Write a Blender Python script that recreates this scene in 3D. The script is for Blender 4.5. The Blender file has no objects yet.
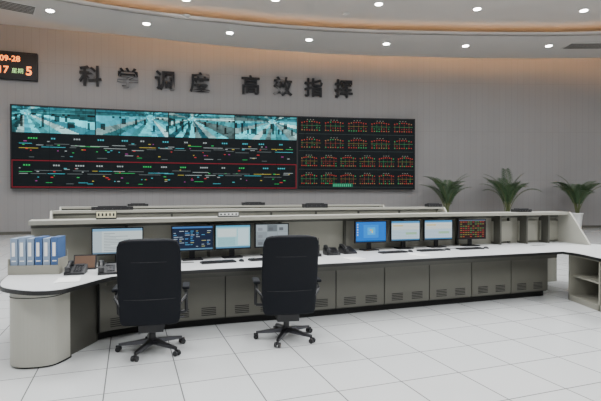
import bpy, math, random
from mathutils import Vector, Matrix
random.seed(7)
D=bpy.data; C=bpy.context
# ---------------------------------------------------------------- materials
def mat(name,col,rough=0.5,metal=0.0,emit=None,es=0.0,bump=0,noise=0,nscale=20,spec=0.5):
    m=D.materials.new(name); m.use_nodes=True
    nt=m.node_tree; b=nt.nodes['Principled BSDF']
    b.inputs['Base Color'].default_value=(*col,1); b.inputs['Roughness'].default_value=rough
    b.inputs['Metallic'].default_value=metal
    b.inputs['Specular IOR Level'].default_value=spec
    if emit:
        b.inputs['Emission Color'].default_value=(*emit,1); b.inputs['Emission Strength'].default_value=es
    if noise or bump:
        tc=nt.nodes.new('ShaderNodeTexCoord'); n=nt.nodes.new('ShaderNodeTexNoise'); n.inputs['Scale'].default_value=nscale
        n.inputs['Detail'].default_value=4
        nt.links.new(tc.outputs['Object'],n.inputs['Vector'])
        if noise:
            mx=nt.nodes.new('ShaderNodeMix'); mx.data_type='RGBA'
            mx.inputs['A'].default_value=(*[c*(1-noise) for c in col],1)
            mx.inputs['B'].default_value=(*[min(1,c*(1+noise)) for c in col],1)
            nt.links.new(n.outputs['Fac'],mx.inputs['Factor']); nt.links.new(mx.outputs['Result'],b.inputs['Base Color'])
        if bump:
            bp=nt.nodes.new('ShaderNodeBump'); bp.inputs['Strength'].default_value=bump
            nt.links.new(n.outputs['Fac'],bp.inputs['Height']); nt.links.new(bp.outputs['Normal'],b.inputs['Normal'])
    return m
M_black=mat('black_plastic',(0.012,0.012,0.014),0.45)
M_bezel=mat('monitor_bezel',(0.010,0.010,0.012),0.45,spec=0.25)
M_leather=mat('black_leather',(0.004,0.005,0.008),0.7,bump=0.12,nscale=90,spec=0.2)
M_steel=mat('dark_steel',(0.10,0.10,0.11),0.3,0.9)
M_top=mat('white_laminate',(0.64,0.65,0.65),0.3,noise=0.03,nscale=3)
M_edge=mat('black_edge_band',(0.01,0.01,0.01),0.4)
M_beige=mat('greige_panel',(0.28,0.272,0.228),0.5,noise=0.04,nscale=6)
M_ledge=mat('ledge_laminate',(0.36,0.353,0.308),0.45,noise=0.03,nscale=5)
M_cab=mat('grey_green_cabinet',(0.068,0.066,0.055),0.5,noise=0.05,nscale=6)
M_cabd=mat('cabinet_door',(0.105,0.102,0.084),0.5,noise=0.05,nscale=6)
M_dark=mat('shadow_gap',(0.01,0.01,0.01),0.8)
M_white=mat('white_ceramic',(0.75,0.75,0.74),0.3)
M_paper=mat('paper',(0.8,0.8,0.78),0.7)
M_blue=mat('binder_blue',(0.05,0.11,0.26),0.5)
M_bgrey=mat('binder_grey',(0.22,0.29,0.40),0.5)
M_green=mat('palm_leaf',(0.035,0.075,0.027),0.5,noise=0.4,nscale=6)
M_stem=mat('palm_stem',(0.09,0.11,0.04),0.6)
M_soil=mat('soil',(0.03,0.02,0.015),0.9,noise=0.3)
M_ceil=mat('ceiling_paint',(0.52,0.49,0.46),0.8,noise=0.02,nscale=1)
M_soff=mat('soffit_paint',(0.52,0.49,0.46),0.8,noise=0.02,nscale=1)
M_side=mat('side_wall_paint',(0.34,0.34,0.34),0.8,noise=0.03,nscale=1)
M_cove=mat('warm_cove_led',(1,0.6,0.3),0.5,emit=(1.0,0.58,0.26),es=6.5)
M_cove2=mat('warm_wallwash_led',(1,0.6,0.3),0.5,emit=(1.0,0.55,0.25),es=50)
M_lamp=mat('lamp_lens',(1,1,1),0.5,emit=(1.0,0.98,0.94),es=40)
M_rim=mat('lamp_rim',(0.6,0.58,0.55),0.4)
M_grille=mat('vent_grille',(0.10,0.09,0.08),0.6)
M_letter=mat('dark_lettering',(0.012,0.012,0.014),0.5,spec=0.2)
M_led=mat('clock_led_orange',(1,0.3,0.05),0.5,emit=(1.0,0.22,0.03),es=3.0)
M_ledg=mat('clock_led_green',(0.3,0.8,0.3),0.5,emit=(0.6,0.9,0.3),es=0.8)
M_sign=mat('sign_face',(0.75,0.70,0.48),0.5)
M_brown=mat('tablet_screen',(0.10,0.06,0.04),0.3,emit=(0.3,0.16,0.10),es=0.2)
M_scr=D.materials.new('screen_pixels'); M_scr.use_nodes=True
nt=M_scr.node_tree; b=nt.nodes['Principled BSDF']; b.inputs['Base Color'].default_value=(0.004,0.004,0.005,1); b.inputs['Roughness'].default_value=0.5
b.inputs['Specular IOR Level'].default_value=0.08
a=nt.nodes.new('ShaderNodeAttribute'); a.attribute_name='Col'
nt.links.new(a.outputs['Color'],b.inputs['Emission Color']); b.inputs['Emission Strength'].default_value=1.0
def wallmat():
    m=D.materials.new('slatted_taupe_wall'); m.use_nodes=True; nt=m.node_tree; b=nt.nodes['Principled BSDF']
    b.inputs['Roughness'].default_value=0.7
    uv=nt.nodes.new('ShaderNodeUVMap'); uv.uv_map='UVMap'
    br=nt.nodes.new('ShaderNodeTexBrick'); br.offset=0.0; br.inputs['Scale'].default_value=1
    br.inputs['Brick Width'].default_value=0.30; br.inputs['Row Height'].default_value=2.4
    br.inputs['Mortar Size'].default_value=0.010; br.inputs['Mortar Smooth'].default_value=0.3
    br.inputs['Color1'].default_value=(0.226,0.218,0.217,1); br.inputs['Color2'].default_value=(0.220,0.212,0.211,1)
    br.inputs['Mortar'].default_value=(0.197,0.190,0.189,1)
    n=nt.nodes.new('ShaderNodeTexNoise'); n.inputs['Scale'].default_value=0.35
    mp=nt.nodes.new('ShaderNodeMapRange'); mp.inputs['To Min'].default_value=0.96; mp.inputs['To Max'].default_value=1.04
    mx=nt.nodes.new('ShaderNodeMix'); mx.data_type='RGBA'; mx.blend_type='MULTIPLY'; mx.inputs['Factor'].default_value=1
    nt.links.new(uv.outputs['UV'],br.inputs['Vector']); nt.links.new(uv.outputs['UV'],n.inputs['Vector'])
    nt.links.new(n.outputs['Fac'],mp.inputs['Value']); nt.links.new(br.outputs['Color'],mx.inputs['A']); nt.links.new(mp.outputs['Result'],mx.inputs['B'])
    nt.links.new(mx.outputs['Result'],b.inputs['Base Color'])
    return m
M_wall=wallmat()
def floormat():
    m=D.materials.new('raised_floor_tiles'); m.use_nodes=True; nt=m.node_tree; b=nt.nodes['Principled BSDF']
    tc=nt.nodes.new('ShaderNodeTexCoord'); mp=nt.nodes.new('ShaderNodeMapping'); mp.inputs['Rotation'].default_value=(0,0,math.radians(-20))
    mp.inputs['Location'].default_value=(0.2,0.1,0)
    br=nt.nodes.new('ShaderNodeTexBrick'); br.offset=0.0; br.inputs['Scale'].default_value=1
    br.inputs['Brick Width'].default_value=0.6; br.inputs['Row Height'].default_value=0.6
    br.inputs['Mortar Size'].default_value=0.0055; br.inputs['Mortar Smooth'].default_value=0.1
    br.inputs['Color1'].default_value=(0.60,0.61,0.61,1); br.inputs['Color2'].default_value=(0.565,0.575,0.575,1)
    br.inputs['Mortar'].default_value=(0.16,0.16,0.16,1)
    b.inputs['Roughness'].default_value=0.12; b.inputs['Specular IOR Level'].default_value=0.62
    nt.links.new(tc.outputs['Object'],mp.inputs['Vector']); nt.links.new(mp.outputs['Vector'],br.inputs['Vector'])
    nt.links.new(br.outputs['Color'],b.inputs['Base Color'])
    return m
M_floor=floormat()
# ---------------------------------------------------------------- mesh builder
class MB:
    def __init__(s): s.v=[];s.f=[];s.m=[];s.c=[];s.sm=[];s.mats=[];s.T=Matrix.Identity(4)
    def mi(s,m):
        if m not in s.mats: s.mats.append(m)
        return s.mats.index(m)
    def add(s,vs,fs,m,col=(0,0,0),smooth=False):
        o=len(s.v); s.v+= [tuple(s.T@Vector(p)) for p in vs]; k=s.mi(m)
        for f in fs: s.f.append(tuple(o+i for i in f)); s.m.append(k); s.c.append(col); s.sm.append(smooth)
    def box(s,c,d,m,rz=0,rx=0):
        R=Matrix.Translation(c)@Matrix.Rotation(rz,4,'Z')@Matrix.Rotation(rx,4,'X')
        x,y,z=[k/2 for k in d]
        P=[R@Vector(p) for p in [(-x,-y,-z),(x,-y,-z),(x,y,-z),(-x,y,-z),(-x,-y,z),(x,-y,z),(x,y,z),(-x,y,z)]]
        s.add(P,[(0,3,2,1),(4,5,6,7),(0,1,5,4),(1,2,6,5),(2,3,7,6),(3,0,4,7)],m)
    def cyl(s,p0,p1,r0,r1,m,n=16,cap=True):
        p0=Vector(p0);p1=Vector(p1);d=(p1-p0).normalized()
        u=d.orthogonal().normalized(); w=d.cross(u)
        vs=[];
        for p,r in((p0,r0),(p1,r1)):
            for i in range(n):
                a=2*math.pi*i/n; vs.append(p+u*math.cos(a)*r+w*math.sin(a)*r)
        s.add(vs,[(i,(i+1)%n,n+(i+1)%n,n+i) for i in range(n)],m,smooth=True)
        if cap: s.add(vs,[tuple(range(n))[::-1],tuple(range(n,2*n))],m)
    def tube(s,pts,r,m,n=8):
        for i in range(len(pts)-1): s.cyl(pts[i],pts[i+1],r,r,m,n)
    def prism(s,poly,z0,z1,m,mside=None):
        n=len(poly); vs=[(x,y,z0) for x,y in poly]+[(x,y,z1) for x,y in poly]
        s.add(vs,[tuple(range(n))[::-1],tuple(range(n,2*n))],m)
        s.add(vs,[(i,(i+1)%n,n+(i+1)%n,n+i) for i in range(n)],mside or m)
    def strip(s,A,B,z0,z1,m):
        n=len(A)
        vs=[(x,y,z0) for x,y in A]+[(x,y,z0) for x,y in B]+[(x,y,z1) for x,y in A]+[(x,y,z1) for x,y in B]
        fs=[]
        for i in range(n-1):
            fs+=[(i,n+i,n+i+1,i+1),(2*n+i,2*n+i+1,3*n+i+1,3*n+i),(i,i+1,2*n+i+1,2*n+i),(n+i,3*n+i,3*n+i+1,n+i+1)]
        fs+=[(0,2*n,3*n,n),(n-1,2*n-1,4*n-1,3*n-1)]
        s.add(vs,fs,m)
    def quad(s,pts,m,col=(0,0,0)): s.add(pts,[tuple(range(len(pts)))],m,col)
    def obj(s,name,parent=None,bevel=0,loc=None,rz=0):
        me=D.meshes.new(name); me.from_pydata(s.v,[],s.f)
        for m in s.mats: me.materials.append(m)
        me.polygons.foreach_set('material_index',s.m); me.polygons.foreach_set('use_smooth',s.sm)
        if M_scr in s.mats:
            ca=me.color_attributes.new('Col','FLOAT_COLOR','CORNER'); dat=[]
            for f,c in zip(s.f,s.c):
                for _ in f: dat+=[c[0],c[1],c[2],1]
            ca.data.foreach_set('color',dat)
        me.update()
        o=D.objects.new(name,me); C.collection.objects.link(o)
        if parent: o.parent=parent
        if loc: o.location=loc
        o.rotation_euler=(0,0,rz)
        if bevel:
            bv=o.modifiers.new('bevel','BEVEL'); bv.width=bevel; bv.segments=2; bv.limit_method='ANGLE'
        return o
def empty(name,loc=(0,0,0),rz=0):
    o=D.objects.new(name,None); C.collection.objects.link(o); o.location=loc; o.rotation_euler=(0,0,rz); o.empty_display_size=0.1; return o
def crom(P,n=8):
    out=[]; Q=[tuple(2*a-b for a,b in zip(P[0],P[1]))]+list(P)+[tuple(2*a-b for a,b in zip(P[-1],P[-2]))]
    for i in range(1,len(Q)-2):
        for k in range(n):
            t=k/n; out.append(tuple(0.5*((2*p1)+(-p0+p2)*t+(2*p0-5*p1+4*p2-p3)*t*t+(-p0+3*p1-3*p2+p3)*t**3) for p0,p1,p2,p3 in zip(Q[i-1],Q[i],Q[i+1],Q[i+2])))
    out.append(tuple(P[-1])); return out
def off(P,d):
    out=[]
    for i in range(len(P)):
        a=P[max(0,i-1)];c=P[min(len(P)-1,i+1)]
        tx,ty=c[0]-a[0],c[1]-a[1]; l=math.hypot(tx,ty)
        out.append((P[i][0]-ty/l*d,P[i][1]+tx/l*d))
    return out
def resample(P,n):
    L=[0]
    for a,c in zip(P,P[1:]): L.append(L[-1]+math.hypot(c[0]-a[0],c[1]-a[1]))
    out=[];j=0
    for k in range(n):
        t=L[-1]*k/(n-1)
        while j<len(L)-2 and L[j+1]<t: j+=1
        f=(t-L[j])/(L[j+1]-L[j]); out.append((P[j][0]+(P[j+1][0]-P[j][0])*f,P[j][1]+(P[j+1][1]-P[j][1])*f))
    return out
def text(name,body,size,m,parent,loc,ext=0.02,offs=0.0,align='CENTER'):
    c=D.curves.new(name,'FONT'); c.body=body; c.size=size; c.extrude=ext; c.offset=offs; c.align_x=align; c.align_y='CENTER'
    c.materials.append(m)
    o=D.objects.new(name,c); C.collection.objects.link(o); o.parent=parent; o.location=loc; o.rotation_euler=(math.pi/2,0,0); return o
# ---------------------------------------------------------------- room
def wy(x): return 23.65-(x-14)**2/160
def wang(x): return math.atan(-(x-14)/80)
ZC=8.65; ZS=8.2
def ribbon_uv(name,P,z0,z1,m,L0,thick=0.25):
    B=off(P,thick); n=len(P); mb=MB(); mb.strip(P,B,z0,z1,m); o=mb.obj(name)
    L=[L0]
    for a,c in zip(P,P[1:]): L.append(L[-1]+math.hypot(c[0]-a[0],c[1]-a[1]))
    uv=o.data.uv_layers.new(name='UVMap')
    for li,l in enumerate(o.data.loops):
        vi=l.vertex_index; uv.data[li].uv=(L[vi%n],o.data.vertices[vi].co.z)
    return L[-1]
L0=0
for s in range(14):
    P=[(-18+3*s+3*i/6,wy(-18+3*s+3*i/6)) for i in range(7)]
    L0=ribbon_uv('wall_back',P,0,ZC,M_wall,L0)
W=[(-18+42*i/84,wy(-18+42*i/84)) for i in range(85)]
def slab(name,x0,x1,y0,y1,z0,z1,m):
    mb=MB(); mb.box(((x0+x1)/2,(y0+y1)/2,(z0+z1)/2),(x1-x0,y1-y0,z1-z0),m); return mb.obj(name)
slab('floor',-18.3,24.3,-8.3,24.2,-0.1,0,M_floor)
slab('ceiling',-18.3,24.3,-8.3,24.2,ZC,ZC+0.1,M_ceil)
slab('wall_left',-18.25,-18,-8,17.3,0,ZC,M_side)
slab('wall_right',24,24.25,-8,23.1,0,ZC,M_side)
slab('wall_front',-18.25,24.25,-8.25,-8,0,ZC,M_side)
outer=crom([(-16.5,-6),(-16.2,3),(-15.3,9),(-13.3,13.6),(-10.5,17.0),(-8.33,18.7),(-4.4,20.4),(-0.16,21.6),(2.0,22.0),(5.4,22.35),(9.5,22.6),(14.4,22.5),(19,21.6),(22,18.5),(22.7,10),(22.7,-6)],8)
inner=crom([(-13,-5),(-13,4),(-12.6,9.4),(-10.6,14.0),(-6.9,16.6),(-2.2,18.2),(1.15,18.9),(3.96,19.2),(8.07,19.4),(12.2,19.3),(15.5,18.4),(18,15.8),(19,9),(19,-5)],8)
N=120; outer=resample(outer,N); inner=resample(inner,N)
mb=MB(); mb.strip(inner,outer,ZS,ZS+0.06,M_soff)
mb.strip(inner,off(inner,0.04),ZS,ZS+0.15,M_soff)
mb.obj('ceiling_soffit')
mb=MB(); mb.strip(off(inner,0.10),off(inner,0.14),ZS+0.065,ZS+0.10,M_cove); mb.obj('cove_light_strip')
mb=MB(); mb.strip(off(outer,-0.06),off(outer,-0.03),ZS+0.065,ZS+0.10,M_cove2); mb.obj('cove_light_strip')
mb=MB(); mb.strip(off(W,-0.03),W,0,0.12,M_cab); mb.obj('baseboard_back')
def px(p,y,z):
    Y=(z-1.6)*470/(196-y); return ((p-300.5)*Y/470,Y)
def downlight(x,y,z,r=0.13):
    mb=MB(); mb.cyl((0,0,-0.02),(0,0,0.0),r+0.035,r+0.035,M_rim,24); mb.cyl((0,0,-0.028),(0,0,-0.018),r,r,M_lamp,24)
    mb.obj('recessed_downlight',loc=(x,y,z))
for p,y in [(51,11),(147,24),(230,33),(309,40),(386,44),(465,46),(548,46)]:
    X,Y=px(p,y,ZS); downlight(X,Y,ZS)
for X,Y in [(-4.1,16.9),(-0.9,16.9),(2.87,17.3),(6.65,17.75),(10.75,17.9),(-4,13.0),(14.5,17)]:
    downlight(X,Y,ZC)
for X in (-8,-3,2,7,12):
    for Y in (2,8): downlight(X,Y+1.5,ZC)
def vent(x,y,z,w,d,rz):
    mb=MB(); mb.box((0,0,-0.012),(w,d,0.024),M_rim)
    for i in range(6): mb.box((0,-d/2+d*(i+0.7)/6.4,-0.028),(w*0.96,d*0.09,0.012),M_grille)
    mb.obj('air_vent_grille',loc=(x,y,z),rz=rz)
X,Y=px(587,46,ZS); vent(X,Y,ZS,1.9,0.8,-0.02)
X,Y=px(10,6,ZS); vent(X,Y,ZS,1.6,0.9,0.6)
mb=MB(); mb.cyl((0,0,-0.04),(0,0,0),0.12,0.14,M_rim,24); X,Y=px(345,17,ZC); mb.obj('smoke_detector',loc=(X,18.2,ZC))
mb=MB(); mb.cyl((0,0,-0.04),(0,0,0),0.12,0.14,M_rim,24); X,Y=px(187,16,ZS); mb.obj('smoke_detector',loc=(X,Y,ZS))
# ---------------------------------------------------------------- lettering
let=empty('wall_lettering')
lx={'科':92,'学':129,'调':166,'度':200.5,'高':251,'效':283,'指':313.5,'挥':343.5}
def onwall(p):
    t=(p-300.5)/470; x=0
    for _ in range(60): x=t*wy(x)
    return x
for i,(ch,p) in enumerate(lx.items()):
    x=onwall(p); o=text('character_%d'%(i+1),ch,0.92,M_letter,let,(x,wy(x)-0.10,6.69),0.04,0.018); o.rotation_euler=(math.pi/2,0,wang(x))
# ---------------------------------------------------------------- video wall
VX0,VX1,VZ0,VZ1=-11.87,5.50,1.95,5.30
def vw(x,z,o=0): 
    a=wang(x); return (x+math.sin(a)*(o+0.3),wy(x)-math.cos(a)*(0.3+o),z)
mb=MB()
P=[(VX0-0.05+(VX1-VX0+0.10)*i/40) for i in range(41)]
F=[vw(x,0,0)[:2] for x in P]; Bk=[vw(x,0,-0.27)[:2] for x in P]
mb.strip(F,Bk,VZ0-0.05,VZ1+0.05,M_bezel)
vwall=empty('video_wall'); mb.obj('cabinet',vwall)
mb=MB()
def R(x0,x1,z0,z1,col,o=0.02):
    n=max(1,int((x1-x0)/0.6))
    for i in range(n):
        a=x0+(x1-x0)*i/n; c=x0+(x1-x0)*(i+1)/n
        mb.quad([vw(a,z0,o),vw(c,z0,o),vw(c,z1,o),vw(a,z1,o)],M_scr,col)
H=(VZ1-VZ0)/3
R(VX0,VX1,VZ0,VZ1,(0.004,0.007,0.008),0.01)
xm=onwall(296)
cuts=[VX0,VX0+(xm-VX0)*0.26,VX0+(xm-VX0)*0.51,VX0+(xm-VX0)*0.755,xm]
def h2(i,j,k=0): 
    v=math.sin(i*12.9898+j*78.233+k*37.7)*43758.5453; return v-math.floor(v)
for k in range(4):
    a,c=cuts[k]+0.02,cuts[k+1]-0.02; nu,nv=64,26
    vxp=[0.15,0.75,0.35,0.6][k]; vyp=0.78
    for i in range(nu):
        for j in range(nv):
            u=(i+.5)/nu; v=(j+.5)/nv
            dx=u-vxp; dy=v-vyp
            ang=math.atan2(dy,dx*1.7); r=math.hypot(dx*1.6,dy)
            s=math.floor(ang*5.0+k*1.7); br=0.14+0.82*h2(s,k)
            if dy>0: br=0.15+0.8*(0.5+0.5*math.sin(9/(abs(dy)+0.12)))*h2(s,3)
            q=math.floor(6*math.log(r+0.03)); br*=0.7+0.6*h2(s,q,k)
            br+=0.10*(h2(i//2,j//3,k)-0.5)
            if -0.6<dy<0 and h2(i//2,j//6,k+5)>0.84: br*=0.2
            if r<0.1: br=0.8
            br=1.55*max(0.01,br)**1.45
            hh=h2(s,9,k)
            tint=(0.11,0.76,0.86) if hh>0.45 else ((0.06,0.50,0.64) if hh>.25 else (0.55,1.0,1.0))
            x0=a+(c-a)*i/nu; x1=a+(c-a)*(i+1)/nu; z0=VZ0+2*H+0.03+(H-0.05)*j/nv; z1=VZ0+2*H+0.03+(H-0.05)*(j+1)/nv
            mb.quad([vw(x0,z0,.02),vw(x1,z0,.02),vw(x1,z1,.02),vw(x0,z1,.02)],M_scr,tuple(br*t for t in tint))
G=(0.03,0.55,0.12);Rr=(0.7,0.04,0.04);Cy=(0.06,0.5,0.6);Wh=(0.42,0.48,0.48);Ye=(0.55,0.45,0.06);Mg=(0.4,0.06,0.3); Gy=(.14,.17,.17)
def track_row(z0,z1):
    h=z1-z0
    for zz in (0.62,0.50):
        x=VX0+0.25
        while x<xm-0.4:
            w=random.uniform(0.2,1.0); jog=random.choice([0,0,0,0.05,-0.05])
            R(x,min(x+w,xm-0.2),z0+h*(zz+jog),z0+h*(zz+jog)+0.022,random.choice([Wh,Gy,G,Cy,Wh,Gy,Ye]))
            x+=w+random.uniform(0.04,0.2)
    for x in [VX0+0.5+i*0.86 for i in range(16)]:
        if x>xm-0.7: break
        x+=random.uniform(-.12,.12)
        w=random.uniform(.22,.42); nn=int(w/.09)
        cc=random.choice([Wh,Cy,Wh,G])
        for q in range(nn): R(x+q*.09,x+q*.09+.06,z0+h*.80,z0+h*.80+0.06,cc)
        for t in range(4): 
            xx=x+random.uniform(-.2,.5); zz=z0+h*random.choice([.7,.57,.42,.36,.3,.22]); R(xx,xx+random.uniform(.04,.12),zz,zz+0.035,random.choice([G,Rr,Ye,Cy,Wh,G,Rr,Mg]))
    x=VX0+0.6
    while x<xm-0.8:
        if random.random()>0.5:
            zz=z0+h*random.choice([.12,.16,.24]); R(x,x+random.uniform(.1,.4),zz,zz+0.022,random.choice([G,Gy,Wh,Cy]))
        x+=random.uniform(.3,.7)
track_row(VZ0+H,VZ0+2*H); track_row(VZ0+0.02,VZ0+H)
DR=(0.22,0.01,0.02)
R(VX0,xm-0.03,VZ0+H-0.02,VZ0+H+0.02,DR,.025); R(VX0,xm-0.03,VZ0,VZ0+0.04,DR,.025)
R(VX0,VX0+0.03,VZ0,VZ0+H,DR,.025); R(xm-0.07,xm-0.03,VZ0,VZ0+H,DR,.025)
x0r=xm+0.08; WR=VX1-x0r
rows=[(0.80,0.96),(0.56,0.71),(0.30,0.46),(0.05,0.21)]
for ri,(za,zb) in enumerate(rows):
    za=VZ0+za*(VZ1-VZ0); zb=VZ0+zb*(VZ1-VZ0); n=[5,5,6,6][ri]
    for g in range(n):
        gx=x0r+0.1+WR*g/n; gw=WR/n*0.84
        OR=(0.50,0.05,0.03); OD=(.24,.05,.03); GR=(.06,.42,.13)
        R(gx,gx+gw,(za+zb)/2+.02,(za+zb)/2+0.035,random.choice([OD,(.05,.25,.09),(.2,.18,.04)]))
        for k2 in range(8):
            xx=gx+gw*(k2+.2)/8
            zt_=zb-0.14+0.07*math.sin(math.pi*(k2+.5)/8)
            R(xx,xx+0.05,zt_,zt_+0.045,random.choice([OR,OR,OR,(0.4,.2,.08),GR]))
            if k2%2==0: R(xx+0.02,xx+0.035,za+0.1,zb-0.12,random.choice([OD,OD,(.04,.2,.07)]))
            R(xx,xx+0.055,za+0.06,za+0.10,random.choice([OR,OR,GR,(.35,.22,.08)]))
            if random.random()>.5: R(xx,xx+0.04,za+0.18,za+0.21,random.choice([OR,GR,OD]))
        for q in range(3): R(gx+gw*(.3+.15*q),gx+gw*(.3+.15*q)+.05,zb+0.02,zb+0.05,(0.25,.26,.22))
    R(x0r,VX1-0.05,za-0.10,za-0.088,(0.06,0.08,0.075))
R(x0r+1.6,x0r+2.6,VZ0+0.08,VZ0+0.26,(0.01,0.12,0.07)); 
for g in range(9): R(x0r+1.65+g*.1,x0r+1.7+g*.1,VZ0+0.1,VZ0+0.22,(0.06,0.5,0.25),.03)
for i in range(1,13):
    x=VX0+(VX1-VX0)*i/13; R(x-0.006,x+0.006,VZ0,VZ1,(0.002,0.002,0.002),.035)
R(xm-0.03,xm+0.04,VZ0,VZ1,(0.03,0.03,0.03),.035)
mb.obj('display_surface',vwall)
# ---------------------------------------------------------------- digital clock
cx=-12.35; ck=empty('digital_wall_clock',(cx,wy(cx),6.95),wang(cx))
mb=MB(); mb.box((0,-0.09,0),(2.75,0.16,1.08),M_bezel); 
for zz in(-.54,.54): mb.box((0,-.10,zz),(2.81,.2,.05),M_bezel)
for xx in(-1.4,1.4): mb.box((xx,-.10,0),(.05,.2,1.12),M_bezel)
mb.obj('housing',ck)
text('date_digits','2018-09-28',0.32,M_led,ck,(0.06,-0.18,0.27),0.004,0.003)
text('day_digits','08:17',0.40,M_led,ck,(-0.06,-0.18,-0.2),0.004,0.004)
text('weekday_label','星期',0.22,M_ledg,ck,(0.70,-0.18,-0.22),0.004,0.0)
text('weekday_digit','5',0.50,M_led,ck,(1.12,-0.18,-0.2),0.004,0.008)
# ---------------------------------------------------------------- consoles
L=crom([(-3.14,5.42),(-1.5,6.17),(0,6.85),(2,7.65),(3.6,8.15),(4.88,8.52)],8)
frontM=crom([(-2.0,4.95),(-1.77,5.17),(-1.15,5.42),(-.6,5.6),(0,5.78),(.56,5.98),(1.77,6.42),(2.87,6.80),(4.02,7.20)],6)
def hutch(mb,L,zt=1.31):
    mb.strip(L,off(L,0.42),zt-0.045,zt,M_ledge)
    mb.strip(off(L,-0.004),off(L,0.01),zt-0.05,zt-0.003,M_beige)
    bb=off(L,0.30); mb.strip(bb,off(bb,0.06),0.0,zt-0.045,M_beige)
    mb.strip(off(L,0.24),off(L,0.31),zt-0.10,zt-0.045,M_cab)
    n=8; S=resample(bb,n+1)
    for i,(x,y) in enumerate(S):
        if i in(0,n): continue
        a=math.atan2(S[i][1]-S[i-1][1],S[i][0]-S[i-1][0])
        mb.box((x+math.sin(a)*.02,y-math.cos(a)*.02,1.0),(0.035,0.05,0.50),M_cab,rz=a)
mb=MB(); hutch(mb,L)
def frame_at(P,s):
    tot=sum(math.hypot(c[0]-a[0],c[1]-a[1]) for a,c in zip(P,P[1:])); d=s*tot; acc=0
    for a,c in zip(P,P[1:]):
        l=math.hypot(c[0]-a[0],c[1]-a[1])
        if acc+l>=d or c==P[-1]:
            f=(d-acc)/l; return (a[0]+(c[0]-a[0])*f,a[1]+(c[1]-a[1])*f,math.atan2(c[1]-a[1],c[0]-a[0]))
        acc+=l
for s in (0.835,0.90,0.955):
    x,y,a=frame_at(L,s); mb.box((x-math.sin(a)*.2,y+math.cos(a)*.2,0.99),(0.03,0.26,0.54),M_cab,rz=a)
    x,y,a=frame_at(L,s+0.02); mb.box((x-math.sin(a)*.27,y+math.cos(a)*.27,0.97),(0.40,0.06,0.36),M_beige,rz=a)
def endpanel(mb,pt,a,th=0.04):
    mb.T=Matrix.Translation((pt[0],pt[1],0))@Matrix.Rotation(a,4,'Z')
    vs=[(-th/2,y,z) for y,z in [(0.42,0.0),(0.42,1.31),(-0.0,1.31),(-0.06,1.25),(-0.44,0.752),(0.30,0.752),(0.30,0)]]
    vs2=[(th/2,y,z) for _,y,z in vs]; n=len(vs)
    mb.add(vs+vs2,[tuple(range(n)),tuple(range(n,2*n))[::-1]]+[(i,(i+1)%n,n+(i+1)%n,n+i) for i in range(n)],M_ledge)
    mb.T=Matrix.Identity(4)
x,y,a=frame_at(L,1.0); endpanel(mb,(x,y),a)
leftarc=crom([(-3.42,5.75),(-3.2,5.2),(-2.98,4.68),(-2.80,4.40),(-2.58,4.26),(-2.36,4.20),(-2.19,4.27),(-2.11,4.52),(-2.05,4.78),(-2.0,4.95)],5)
rightarc=crom([(4.02,7.20),(4.11,6.95),(4.10,6.4),(4.15,5.7),(4.35,5.35),(4.75,5.25),(5.1,5.5),(5.28,6.2),(5.36,7.2),(5.30,8.15)],5)
front=leftarc[:-1]+frontM[:-1]+rightarc
back=off(L,0.30)
mb.prism(front+back[::-1],0.715,0.75,M_top)
mb.strip(off(front,-0.012),off(front,0.004),0.710,0.748,M_edge)
fr=off(frontM,0.10); mb.strip(fr,off(fr,0.03),0.64,0.713,M_cab)
body=off(frontM,0.30); bodyb=off(frontM,0.72)
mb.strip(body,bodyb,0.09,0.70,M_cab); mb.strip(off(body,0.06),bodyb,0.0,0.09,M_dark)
nc=9; S=resample(body,nc+1)
for i in range(nc):
    (xa,ya),(xb,yb)=S[i],S[i+1]; a=math.atan2(yb-ya,xb-xa); w=math.hypot(xb-xa,yb-ya)
    mb.T=Matrix.Translation(((xa+xb)/2,(ya+yb)/2,0))@Matrix.Rotation(a,4,'Z')
    mb.box((0,-0.015,0.385),(w-0.015,0.03,0.55),M_cabd)
    mb.box((-w/2,-0.004,0.40),(0.012,0.03,0.60),M_dark)
    for q in (-1,1):
        for k in range(5): mb.box((q*w*0.22,-0.031,0.15+k*0.022),(w*0.24,0.004,0.009),M_dark)
    mb.box((0,-0.034,0.62),(0.10,0.008,0.012),M_steel)
    mb.T=Matrix.Identity(4)
ped=crom([(-2.76,4.78),(-2.765,4.58),(-2.74,4.42),(-2.66,4.335),(-2.54,4.31),(-2.40,4.34),(-2.32,4.40),(-2.29,4.50),(-2.27,4.62)],4)
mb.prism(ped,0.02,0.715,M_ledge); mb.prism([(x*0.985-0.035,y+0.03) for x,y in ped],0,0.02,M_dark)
mb.strip(off(ped,-0.003),off(ped,0.002),0.655,0.662,M_dark)
mb.prism([(-2.72,4.7),(-2.32,4.62),(-2.24,5.17),(-2.4,5.7),(-2.8,5.6)],0.0,0.714,M_cab)
mb.box((-3.1,5.6,0.357),(0.35,0.3,0.714),M_cab,rz=0.4)
def shelfcab(mb,x0,x1,y0,y1,z0,z1):
    t=0.03
    mb.box(((x0+x1)/2,(y0+y1)/2,z1-t/2),(x1-x0,y1-y0,t),M_beige)
    mb.box(((x0+x1)/2,(y0+y1)/2,z0+0.04),(x1-x0,y1-y0,0.08),M_beige)
    mb.box((x1-t/2,(y0+y1)/2,(z0+z1)/2),(t,y1-y0,z1-z0),M_cab)
    for k in range(3):
        y=y0+t/2+(y1-y0-t)*k/2; mb.box(((x0+x1)/2,y,(z0+z1)/2),(x1-x0,t,z1-z0),M_beige)
    mb.box(((x0+x1)/2+.02,(y0+y1)/2,(z0+z1)/2+.02),(x1-x0-.05,y1-y0-.02,0.025),M_beige)
shelfcab(mb,4.14,5.1,5.75,7.25,0,0.714)
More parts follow.
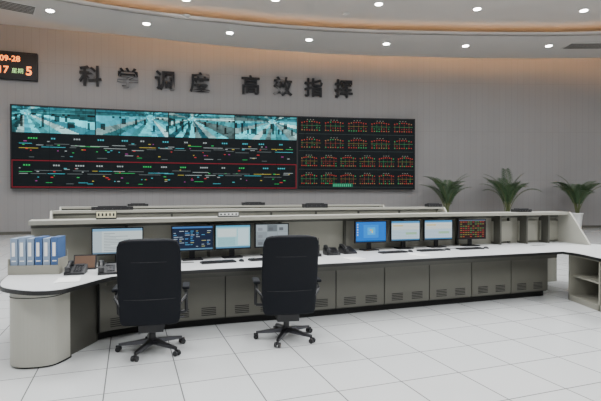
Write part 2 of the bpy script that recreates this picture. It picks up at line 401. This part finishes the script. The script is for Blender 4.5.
for s in (0.2,0.45,0.7,0.9):
    x,y,a=frame_at(L,s); mb.box((x+math.sin(a)*.18,y-math.cos(a)*.18,0.7505),(0.28,0.07,0.002),M_dark,rz=a)
mb.obj('control_console_desk')
for d in (4.0,7.6):
    LL=off(L,d); mb=MB(); hutch(mb,LL)
    ft=off(LL,-1.15)
    mb.strip(ft,off(LL,0.3),0.715,0.75,M_top); mb.strip(off(ft,0.3),off(ft,0.7),0,0.71,M_cab)
    x,y,a=frame_at(LL,1.0); endpanel(mb,(x,y),a); x,y,a=frame_at(LL,0.0); endpanel(mb,(x,y),a)
    mb.obj('control_console_desk')
# ---------------------------------------------------------------- monitors
def rect(mb,x0,x1,z0,z1,col,y): mb.quad([(x0,y,z0),(x1,y,z0),(x1,y,z1),(x0,y,z1)],M_scr,col)
def monitor(x,y,rz,w,kind,h=0.34,zb=0.87,z=0.75):
    mb=MB(); zc=zb-z+h/2
    mb.box((0,0.0,zc),(w,0.04,h),M_bezel); mb.box((0,0.035,zc),(w*0.6,0.04,h*0.55),M_bezel)
    mb.box((0,0.055,(zc)/2+0.01),(0.07,0.025,zc),M_bezel)
    mb.box((0,0.04,0.008),(0.26,0.19,0.016),M_bezel)
    b=0.014; x0,x1,z0,z1=-w/2+b,w/2-b,zc-h/2+b+0.006,zc+h/2-b; Y=-0.0215
    base={'doc':(0.66,0.76,0.76),'term':(0.01,0.02,0.05),'ui':(0.40,0.75,0.82),'cctv':(0.3,0.36,0.38),'win':(0.01,0.20,0.80),'list':(0.6,0.75,0.85),'power':(0.03,0.012,0.012)}[kind]
    rect(mb,x0,x1,z0,z1,base,Y); W_=x1-x0;H_=z1-z0
    def rr(u0,u1,v0,v1,c,k=1): rect(mb,x0+W_*u0,x0+W_*u1,z0+H_*v0,z0+H_*v1,c,Y-0.001*k)
    rn=random.Random(int(x*100))
    if kind=='doc':
        rr(0,1,.9,1,(0.2,0.45,0.7)); rr(0,1,0,.06,(0.15,0.25,0.35)); rr(0,.18,.06,.9,(.5,.62,.68))
        for i in range(12): rr(.22,.3+rn.random()*.6,.12+i*.062,.14+i*.062,(.3,.36,.4))
    if kind=='term':
        rr(0,1,.93,1,(.06,.2,.5)); rr(0,1,0,.06,(.1,.25,.4))
        for i in range(9):
            for j in range(7):
                if rn.random()>.35: rr(.03+j*.138,.03+j*.138+rn.uniform(.04,.12),.13+i*.083,.155+i*.083,rn.choice([(.1,.4,.9),(.4,.5,.6),(.1,.4,.7),(.5,.5,.2),(.5,.6,.7)]))
    if kind=='ui':
        rr(0,1,.92,1,(.1,.45,.7)); rr(0,1,0,.07,(.1,.3,.5)); rr(.04,.6,.5,.86,(.75,.9,.9));rr(.64,.96,.12,.86,(.65,.88,.95))
        for i in range(8): rr(.06,.56,.12+i*.045,.135+i*.045,(.2,.45,.5))
    if kind=='cctv':
        for i in range(3):
            for j in range(3):
                q=rn.uniform(.12,.5); rr(.02+j*.33,.33+j*.325,.02+i*.33,.32+i*.33,(q*.85,q,q*1.1))
                q=rn.uniform(.05,.6); rr(.06+j*.33,.2+j*.325,.06+i*.33,.2+i*.33,(q*.9,q,q*1.1),2)
    if kind=='win':
        rr(0,1,0,.06,(.01,.10,.35)); rr(.25,.75,.2,.85,(.01,.30,.95)); rr(.38,.64,.35,.72,(.05,.5,1.1),2); rr(.46,.505,.55,.63,(.9,.35,.1),3); rr(.515,.56,.55,.63,(.4,.8,.1),3); rr(.46,.505,.45,.53,(.1,.6,.9),3); rr(.515,.56,.45,.53,(.95,.8,.1),3)
        for i in range(5): rr(.03,.07,.84-i*.13,.91-i*.13,(.5,.7,.8),2)
    if kind=='list':
        rr(0,1,.9,1,(.08,.35,.7)); rr(0,1,0,.07,(.05,.2,.4)); rr(.02,.98,.55,.86,(.8,.85,.8))
        for i in range(10): rr(.03,.95,.11+i*.075,.12+i*.075,(.25,.4,.55),2)
        rr(.05,.4,.74,.8,(.8,.6,.2),2); rr(.5,.9,.3,.42,(.4,.65,.4),2)
    if kind=='power':
        for i in range(8):
            for j in range(10): 
                if rn.random()>.15: rr(.04+j*.093,.04+j*.093+.07,.06+i*.115,.105+i*.115,rn.choice([(.4,.09,.03),(.35,.04,.04),(.22,.2,.04),(.08,.22,.08)]))
        rr(0,1,.95,1,(.12,.16,.24))
    mb.obj('computer_monitor',loc=(x,y,z),rz=rz)
def Lat(X):
    for a,c in zip(L,L[1:]):
        if a[0]<=X<=c[0]: return a[1]+(c[1]-a[1])*(X-a[0])/(c[0]-a[0]), math.atan2(c[1]-a[1],c[0]-a[0])
for X,w,k in [(-2.27,.60,'doc'),(-1.43,.55,'term'),(-.93,.50,'ui'),(-.41,.50,'cctv'),(1.09,.54,'win'),(1.68,.53,'list'),(2.27,.53,'list'),(2.90,.53,'power')]:
    y,a=Lat(X); monitor(X,y+0.02,a*0.85,w,k)
def keyboard(x,y,rz):
    mb=MB(); mb.box((0,0,0.009),(0.44,0.14,0.018),M_black)
    for i in range(14):
        for j in range(5): mb.box((-0.2+i*0.0305,-0.05+j*0.026,0.021),(0.025,0.02,0.006),M_bezel)
    mb.obj('computer_keyboard',loc=(x,y,0.75),rz=rz)
def mouse(x,y,rz):
    mb=MB(); pr=[(-.055,.012,.022),(-.03,.028,.032),(0,.032,.036),(.03,.03,.03),(.055,.014,.018)]
    vs=[];n=8
    for yy,r,h in pr:
        for i in range(n):
            a=math.pi*i/(n-1); vs.append((math.cos(a)*r,yy,math.sin(a)*h))
    fs=[(j*n+i,j*n+i+1,(j+1)*n+i+1,(j+1)*n+i) for j in range(4) for i in range(n-1)]+[tuple(range(n)),tuple(range(4*n,5*n))[::-1]]
    mb.add(vs,fs,M_black,smooth=True); mb.obj('computer_mouse',loc=(x,y,0.75),rz=rz)
for X in (-1.95,-1.2,-.62,1.25,1.9,2.6):
    y,a=Lat(X); x2=X+math.sin(a)*.36; y2=y-math.cos(a)*.36
    keyboard(x2,y2,a); mouse(x2+math.cos(a)*.31,y2+math.sin(a)*.31,a)
def phone(x,y,rz,z=0.75):
    mb=MB()
    vs=[(-.1,-.11,0),(.1,-.11,0),(.1,.11,0),(-.1,.11,0),(-.1,-.11,.025),(.1,-.11,.025),(.1,.11,.09),(-.1,.11,.09)]
    mb.add(vs,[(0,3,2,1),(4,5,6,7),(0,1,5,4),(1,2,6,5),(2,3,7,6),(3,0,4,7)],M_black)
    mb.tube([(-.065,-.10,.07),(-.065,-.05,.095),(-.065,.04,.12),(-.065,.10,.12)],.018,M_black)
    mb.cyl((-.065,-.085,.04),(-.065,-.095,.085),.03,.03,M_black); mb.cyl((-.065,.085,.085),(-.065,.08,.13),.03,.03,M_black)
    for i in range(3):
        for j in range(4): mb.box((.0+i*.03,-.07+j*.03,.046+j*.009),(.02,.018,.01),M_steel,rx=.28)
    mb.box((.03,.075,.085),(.09,.04,.012),M_steel,rx=.28)
    mb.obj('desk_telephone',loc=(x,y,z),rz=rz)
phone(.45,6.82,.25); phone(.70,6.98,.4); phone(-2.46,5.14,.25); phone(-2.12,5.16,.4)
rk=empty('file_binder_rack',(-2.90,5.20,0.75),0.12)
mb=MB(); mb.box((0,0,0.01),(.52,.26,.02),M_beige); mb.box((0,-.125,.055),(.52,.012,.09),M_beige); mb.box((0,.125,.12),(.52,.012,.24),M_beige)
for s in(-1,1): mb.box((s*.256,0,.09),(.012,.26,.16),M_beige)
mb.obj('rack',rk)
mb=MB()
for i in range(6):
    x=-.208+i*.083; m=[M_bgrey,M_bgrey,M_bgrey,M_blue,M_bgrey,M_blue][i]; hh=.37+.012*(i%2)
    mb.box((x,0,.02+hh/2),(.072,.22,hh),m)
    mb.box((x-.004,-.1125,.27),(.032,.003,.15),M_paper); mb.box((x,-.1125,.145),(.045,.003,.012),M_paper)
mb.obj('binders',rk,bevel=0.002)
mb=MB(); mb.box((0,0,.085),(.25,.015,.17),M_black,rx=-.35); mb.box((0,-.011,.088),(.22,.004,.14),M_brown,rx=-.35); mb.box((0,.02,.006),(.24,.12,.012),M_black); mb.box((0,.06,.06),(.03,.01,.14),M_black,rx=.5)
mb.obj('desk_tablet',loc=(-2.50,5.45,.75),rz=.2)
for x,y,r in [(-2.35,4.73,.3),(-1.86,5.42,.1),(0.72,6.35,.3),(1.7,6.75,.4)]:
    mb=MB()
    for k in range(4): mb.box((k*.004,k*.003,.0015+k*.0018),(.21,.297,.0016),M_paper,rz=.03*k)
    mb.obj('paper_sheets',loc=(x,y,.75),rz=r)
mb=MB(); mb.box((0,0,.02),(.09,.09,.04),M_black); mb.box((0,0,.10),(.05,.035,.13),M_black); mb.cyl((.015,0,.16),(.015,0,.26),.006,.004,M_black); mb.obj('handheld_radio',loc=(.24,6.62,.75),rz=.3)
def sign(X,w=.24,h=.09,m=M_sign):
    y,a=Lat(X); mb=MB(); mb.box((0,0,.006),(w,.07,.012),M_black); mb.box((0,0,.012+h/2),(w,.008,h),M_black); mb.box((0,-.005,.012+h/2),(w*.94,.003,h*.86),m)
    for i in range(5): mb.box((-w*.36+i*w*.18,-.008,.012+h/2),(w*.08,.002,h*.4),M_black)
    mb.obj('desk_name_sign',loc=(X-math.sin(a)*.12,y+math.cos(a)*.12,1.31),rz=a)
sign(-2.38); sign(-.95,.3,.05,M_paper)
def tray(LL,s,w=.55,h=.07,m=M_black):
    x,y,a=frame_at(LL,s); mb=MB(); mb.box((0,0,h/2),(w,.2,h),m); mb.box((0,0,h+.008),(w*.7,.14,.016),m); 
    for i in range(5): mb.cyl((-w*.4+i*w*.2,-.1,h*.5),(-w*.4+i*w*.2,-.104,h*.5),.01,.01,M_steel,8)
    mb.obj('network_switch',loc=(x-math.sin(a)*.22,y+math.cos(a)*.22,1.31),rz=a)
L2=off(L,4.0); L3=off(L,7.6)
tray(L2,.12,.8); tray(L2,.62,.6,.1); tray(L3,.2); tray(L3,.55,.7,.09); tray(L,.90,.28,.05); tray(L2,.98,.4,.08)
# ---------------------------------------------------------------- chairs
def chair(x,y,rz):
    r=empty('office_chair',(x,y,0),rz)
    nu,nv=14,20; vs=[]; fs=[]
    for j in range(nv+1):
        v=j/nv; z=0.33+0.86*v
        w=0.276+0.020*math.sin(v*math.pi*0.9)
        if v>.93: w*=1-0.08*((v-.93)/.07)**2
        if v<.06: w*=1-0.08*((.06-v)/.06)**2
        for i in range(nu+1):
            u=-1+2*i/nu
            yb=-0.26-0.14*v+0.04*math.sin(v*math.pi*1.3)+0.05*u*u
            vs.append((u*w,yb,z-(0.02*abs(u)**5 if v>.93 else 0)))
    for j in range(nv):
        for i in range(nu): k=j*(nu+1)+i; fs.append((k,k+1,k+nu+2,k+nu+1))
    mb=MB(); mb.add(vs,fs,M_leather,smooth=True); o=mb.obj('backrest',r)
    sd=o.modifiers.new('s','SOLIDIFY'); sd.thickness=0.07; sd.offset=0
    bv=o.modifiers.new('b','BEVEL'); bv.width=0.018; bv.segments=3; bv.limit_method='ANGLE'; bv.angle_limit=1.0
    mb=MB()
    for v in (.30,.74):
        z=0.33+.86*v; w=0.270+0.020*math.sin(v*math.pi*.9); pts=[]
        for i in range(9):
            u=-1+i/4; pts.append((u*w,-0.26-0.14*v+0.04*math.sin(v*math.pi*1.3)+0.05*u*u-0.036,z))
        mb.tube(pts,.003,M_black,6)
    mb.obj('seams',r)
    mb=MB(); mb.box((0,0.0,.43),(.54,.52,.13),M_leather); o=mb.obj('seat',r,bevel=.04); o.modifiers['bevel'].segments=4
    mb=MB(); mb.box((0,-.02,.35),(.42,.42,.06),M_black); mb.box((0,-.04,.28),(.24,.26,.10),M_black); 
    mb.box((0,-.22,.37),(.18,.1,.06),M_black)
    mb.tube([(.12,0,.32),(.32,.02,.33)],.008,M_steel)
    mb.obj('mechanism',r,bevel=.01)
    mb=MB()
    for s in(-1,1):
        X=s*.34
        mb.tube([(s*.2,.06,.36),(X,.06,.38),(X,.05,.50),(X,.02,.62),(X,0,.645)],.018,M_black,10)
        mb.tube([(X,.0,.64),(X,-.16,.58),(s*.28,-.24,.52)],.015,M_black,10)
    mb.obj('arm_frames',r)
    mb=MB()
    for s in(-1,1): mb.box((s*.34,-.01,.66),(.075,.27,.035),M_leather)
    mb.obj('armrests',r,bevel=.014)
    mb=MB(); mb.cyl((0,0,.10),(0,0,.20),.035,.032,M_black); mb.cyl((0,0,.18),(0,0,.30),.022,.022,M_steel); mb.cyl((0,0,.075),(0,0,.125),.055,.045,M_steel)
    for k in range(5):
        a=math.radians(90+k*72+12); T=Matrix.Rotation(a,4,'Z'); mb.T=T
        vs=[(.03,-.03,.075),(.03,.03,.075),(.33,.018,.062),(.33,-.018,.062),(.03,-.026,.125),(.03,.026,.125),(.33,.015,.085),(.33,-.015,.085)]
        mb.add(vs,[(0,1,2,3),(4,7,6,5),(0,4,5,1),(1,5,6,2),(2,6,7,3),(3,7,4,0)],M_steel)
        mb.cyl((.33,0,.04),(.33,0,.085),.009,.009,M_black,10)
        mb.box((.34,0,.048),(.05,.018,.03),M_black)
        for q in(-1,1): mb.cyl((.34,q*.012,.027),(.34,q*.032,.027),.027,.027,M_black,16)
        mb.T=Matrix.Identity(4)
    mb.obj('star_base',r)
    return r
chair(-1.535,4.86,0.22); chair(-.16,5.28,0.17)
# ---------------------------------------------------------------- palms
def palm(x,y,seed,h=.8,sc=1.0):
    rn=random.Random(seed); r=empty('potted_palm',(x,y,0))
    mb=MB(); prof=[(.17,0),(.18,.02),(.21,h*.5),(.25,h-.06),(.27,h-.05),(.27,h),(.23,h),(.22,h-.06)]
    n=24; vs=[(rr*math.cos(2*math.pi*i/n),rr*math.sin(2*math.pi*i/n),z) for rr,z in prof for i in range(n)]
    fs=[(j*n+i,j*n+(i+1)%n,(j+1)*n+(i+1)%n,(j+1)*n+i) for j in range(len(prof)-1) for i in range(n)]
    mb.add(vs,fs,M_white,smooth=True); mb.cyl((0,0,0),(0,0,.01),.17,.17,M_white,24); mb.cyl((0,0,h-.08),(0,0,h-.06),.22,.22,M_soil,24)
    mb.obj('pot',r)
    mb=MB()
    for k in range(18):
        az=k*2.399+rn.uniform(-.2,.2); el=math.radians(rn.uniform(70,89)); Ln=rn.uniform(1.6,2.3)*sc; droop=rn.uniform(0.8,1.8)
        p=Vector((rn.uniform(-.07,.07),rn.uniform(-.07,.07),h-.07)); pts=[p.copy()]; n=18
        for i in range(n):
            e=el-droop*(i/n)**1.9
            p=p+Vector((math.cos(e)*math.cos(az),math.cos(e)*math.sin(az),math.sin(e)))*Ln/n; pts.append(p.copy())
        for i in range(n): mb.cyl(pts[i],pts[i+1],.016*(1-i/n)+.004,.016*(1-(i+1)/n)+.004,M_stem,5,cap=False)
        for i in range(6,n+1):
            t=(pts[i]-pts[i-1]).normalized(); sd=t.cross(Vector((0,0,1))).normalized(); up=sd.cross(t)
            for hlf in (0,.5):
              base=pts[i]-t*hlf*Ln/n
              ll=(.30*math.sin(math.pi*(i-4.5)/(n-2))+.11)*sc
              for q in(-1,1):
                d=(sd*q*.75+t*.7+up*.15).normalized(); wv=t*.022
                m1=base+d*ll*.5+Vector((0,0,-.02)); tip=base+d*ll+Vector((0,0,-.10*ll/.4))
                mb.add([base-wv*.5,base+wv*.5,m1+wv,m1-wv,tip],[(0,1,2,3),(3,2,4)],M_green)
    mb.obj('fronds',r)
palm(6.82,21.9,1,sc=.98); palm(9.7,22.05,2,sc=1.0); palm(13.0,22.1,4,sc=.98)
# ---------------------------------------------------------------- lights
def area(name,x,y,z,sx,sy,e,col=(.965,.985,1)):
    l=D.lights.new(name,'AREA'); l.shape='RECTANGLE'; l.size=sx; l.size_y=sy; l.energy=e; l.color=col
    o=D.objects.new(name,l); C.collection.objects.link(o); o.location=(x,y,z); return o
for i,x in enumerate((-9,-3,3,9,15)):
    for j,y in enumerate((0,6.5,12.5)):
        area('ceiling_fill_light',x,y,ZC-0.03,2.4,2.4,420)  # added area lights out of view, fill the room evenly; no real panels
w=D.worlds.new('World'); C.scene.world=w; w.use_nodes=True
w.node_tree.nodes['Background'].inputs[0].default_value=(.5,.5,.5,1); w.node_tree.nodes['Background'].inputs[1].default_value=.3
# ---------------------------------------------------------------- camera
cam=D.cameras.new('Camera'); co=D.objects.new('Camera',cam); C.collection.objects.link(co)
co.location=(0,0,1.6); co.rotation_euler=(math.radians(90-0.55),0,0); cam.sensor_width=36; cam.lens=470/601*36; cam.clip_end=200
C.scene.camera=co
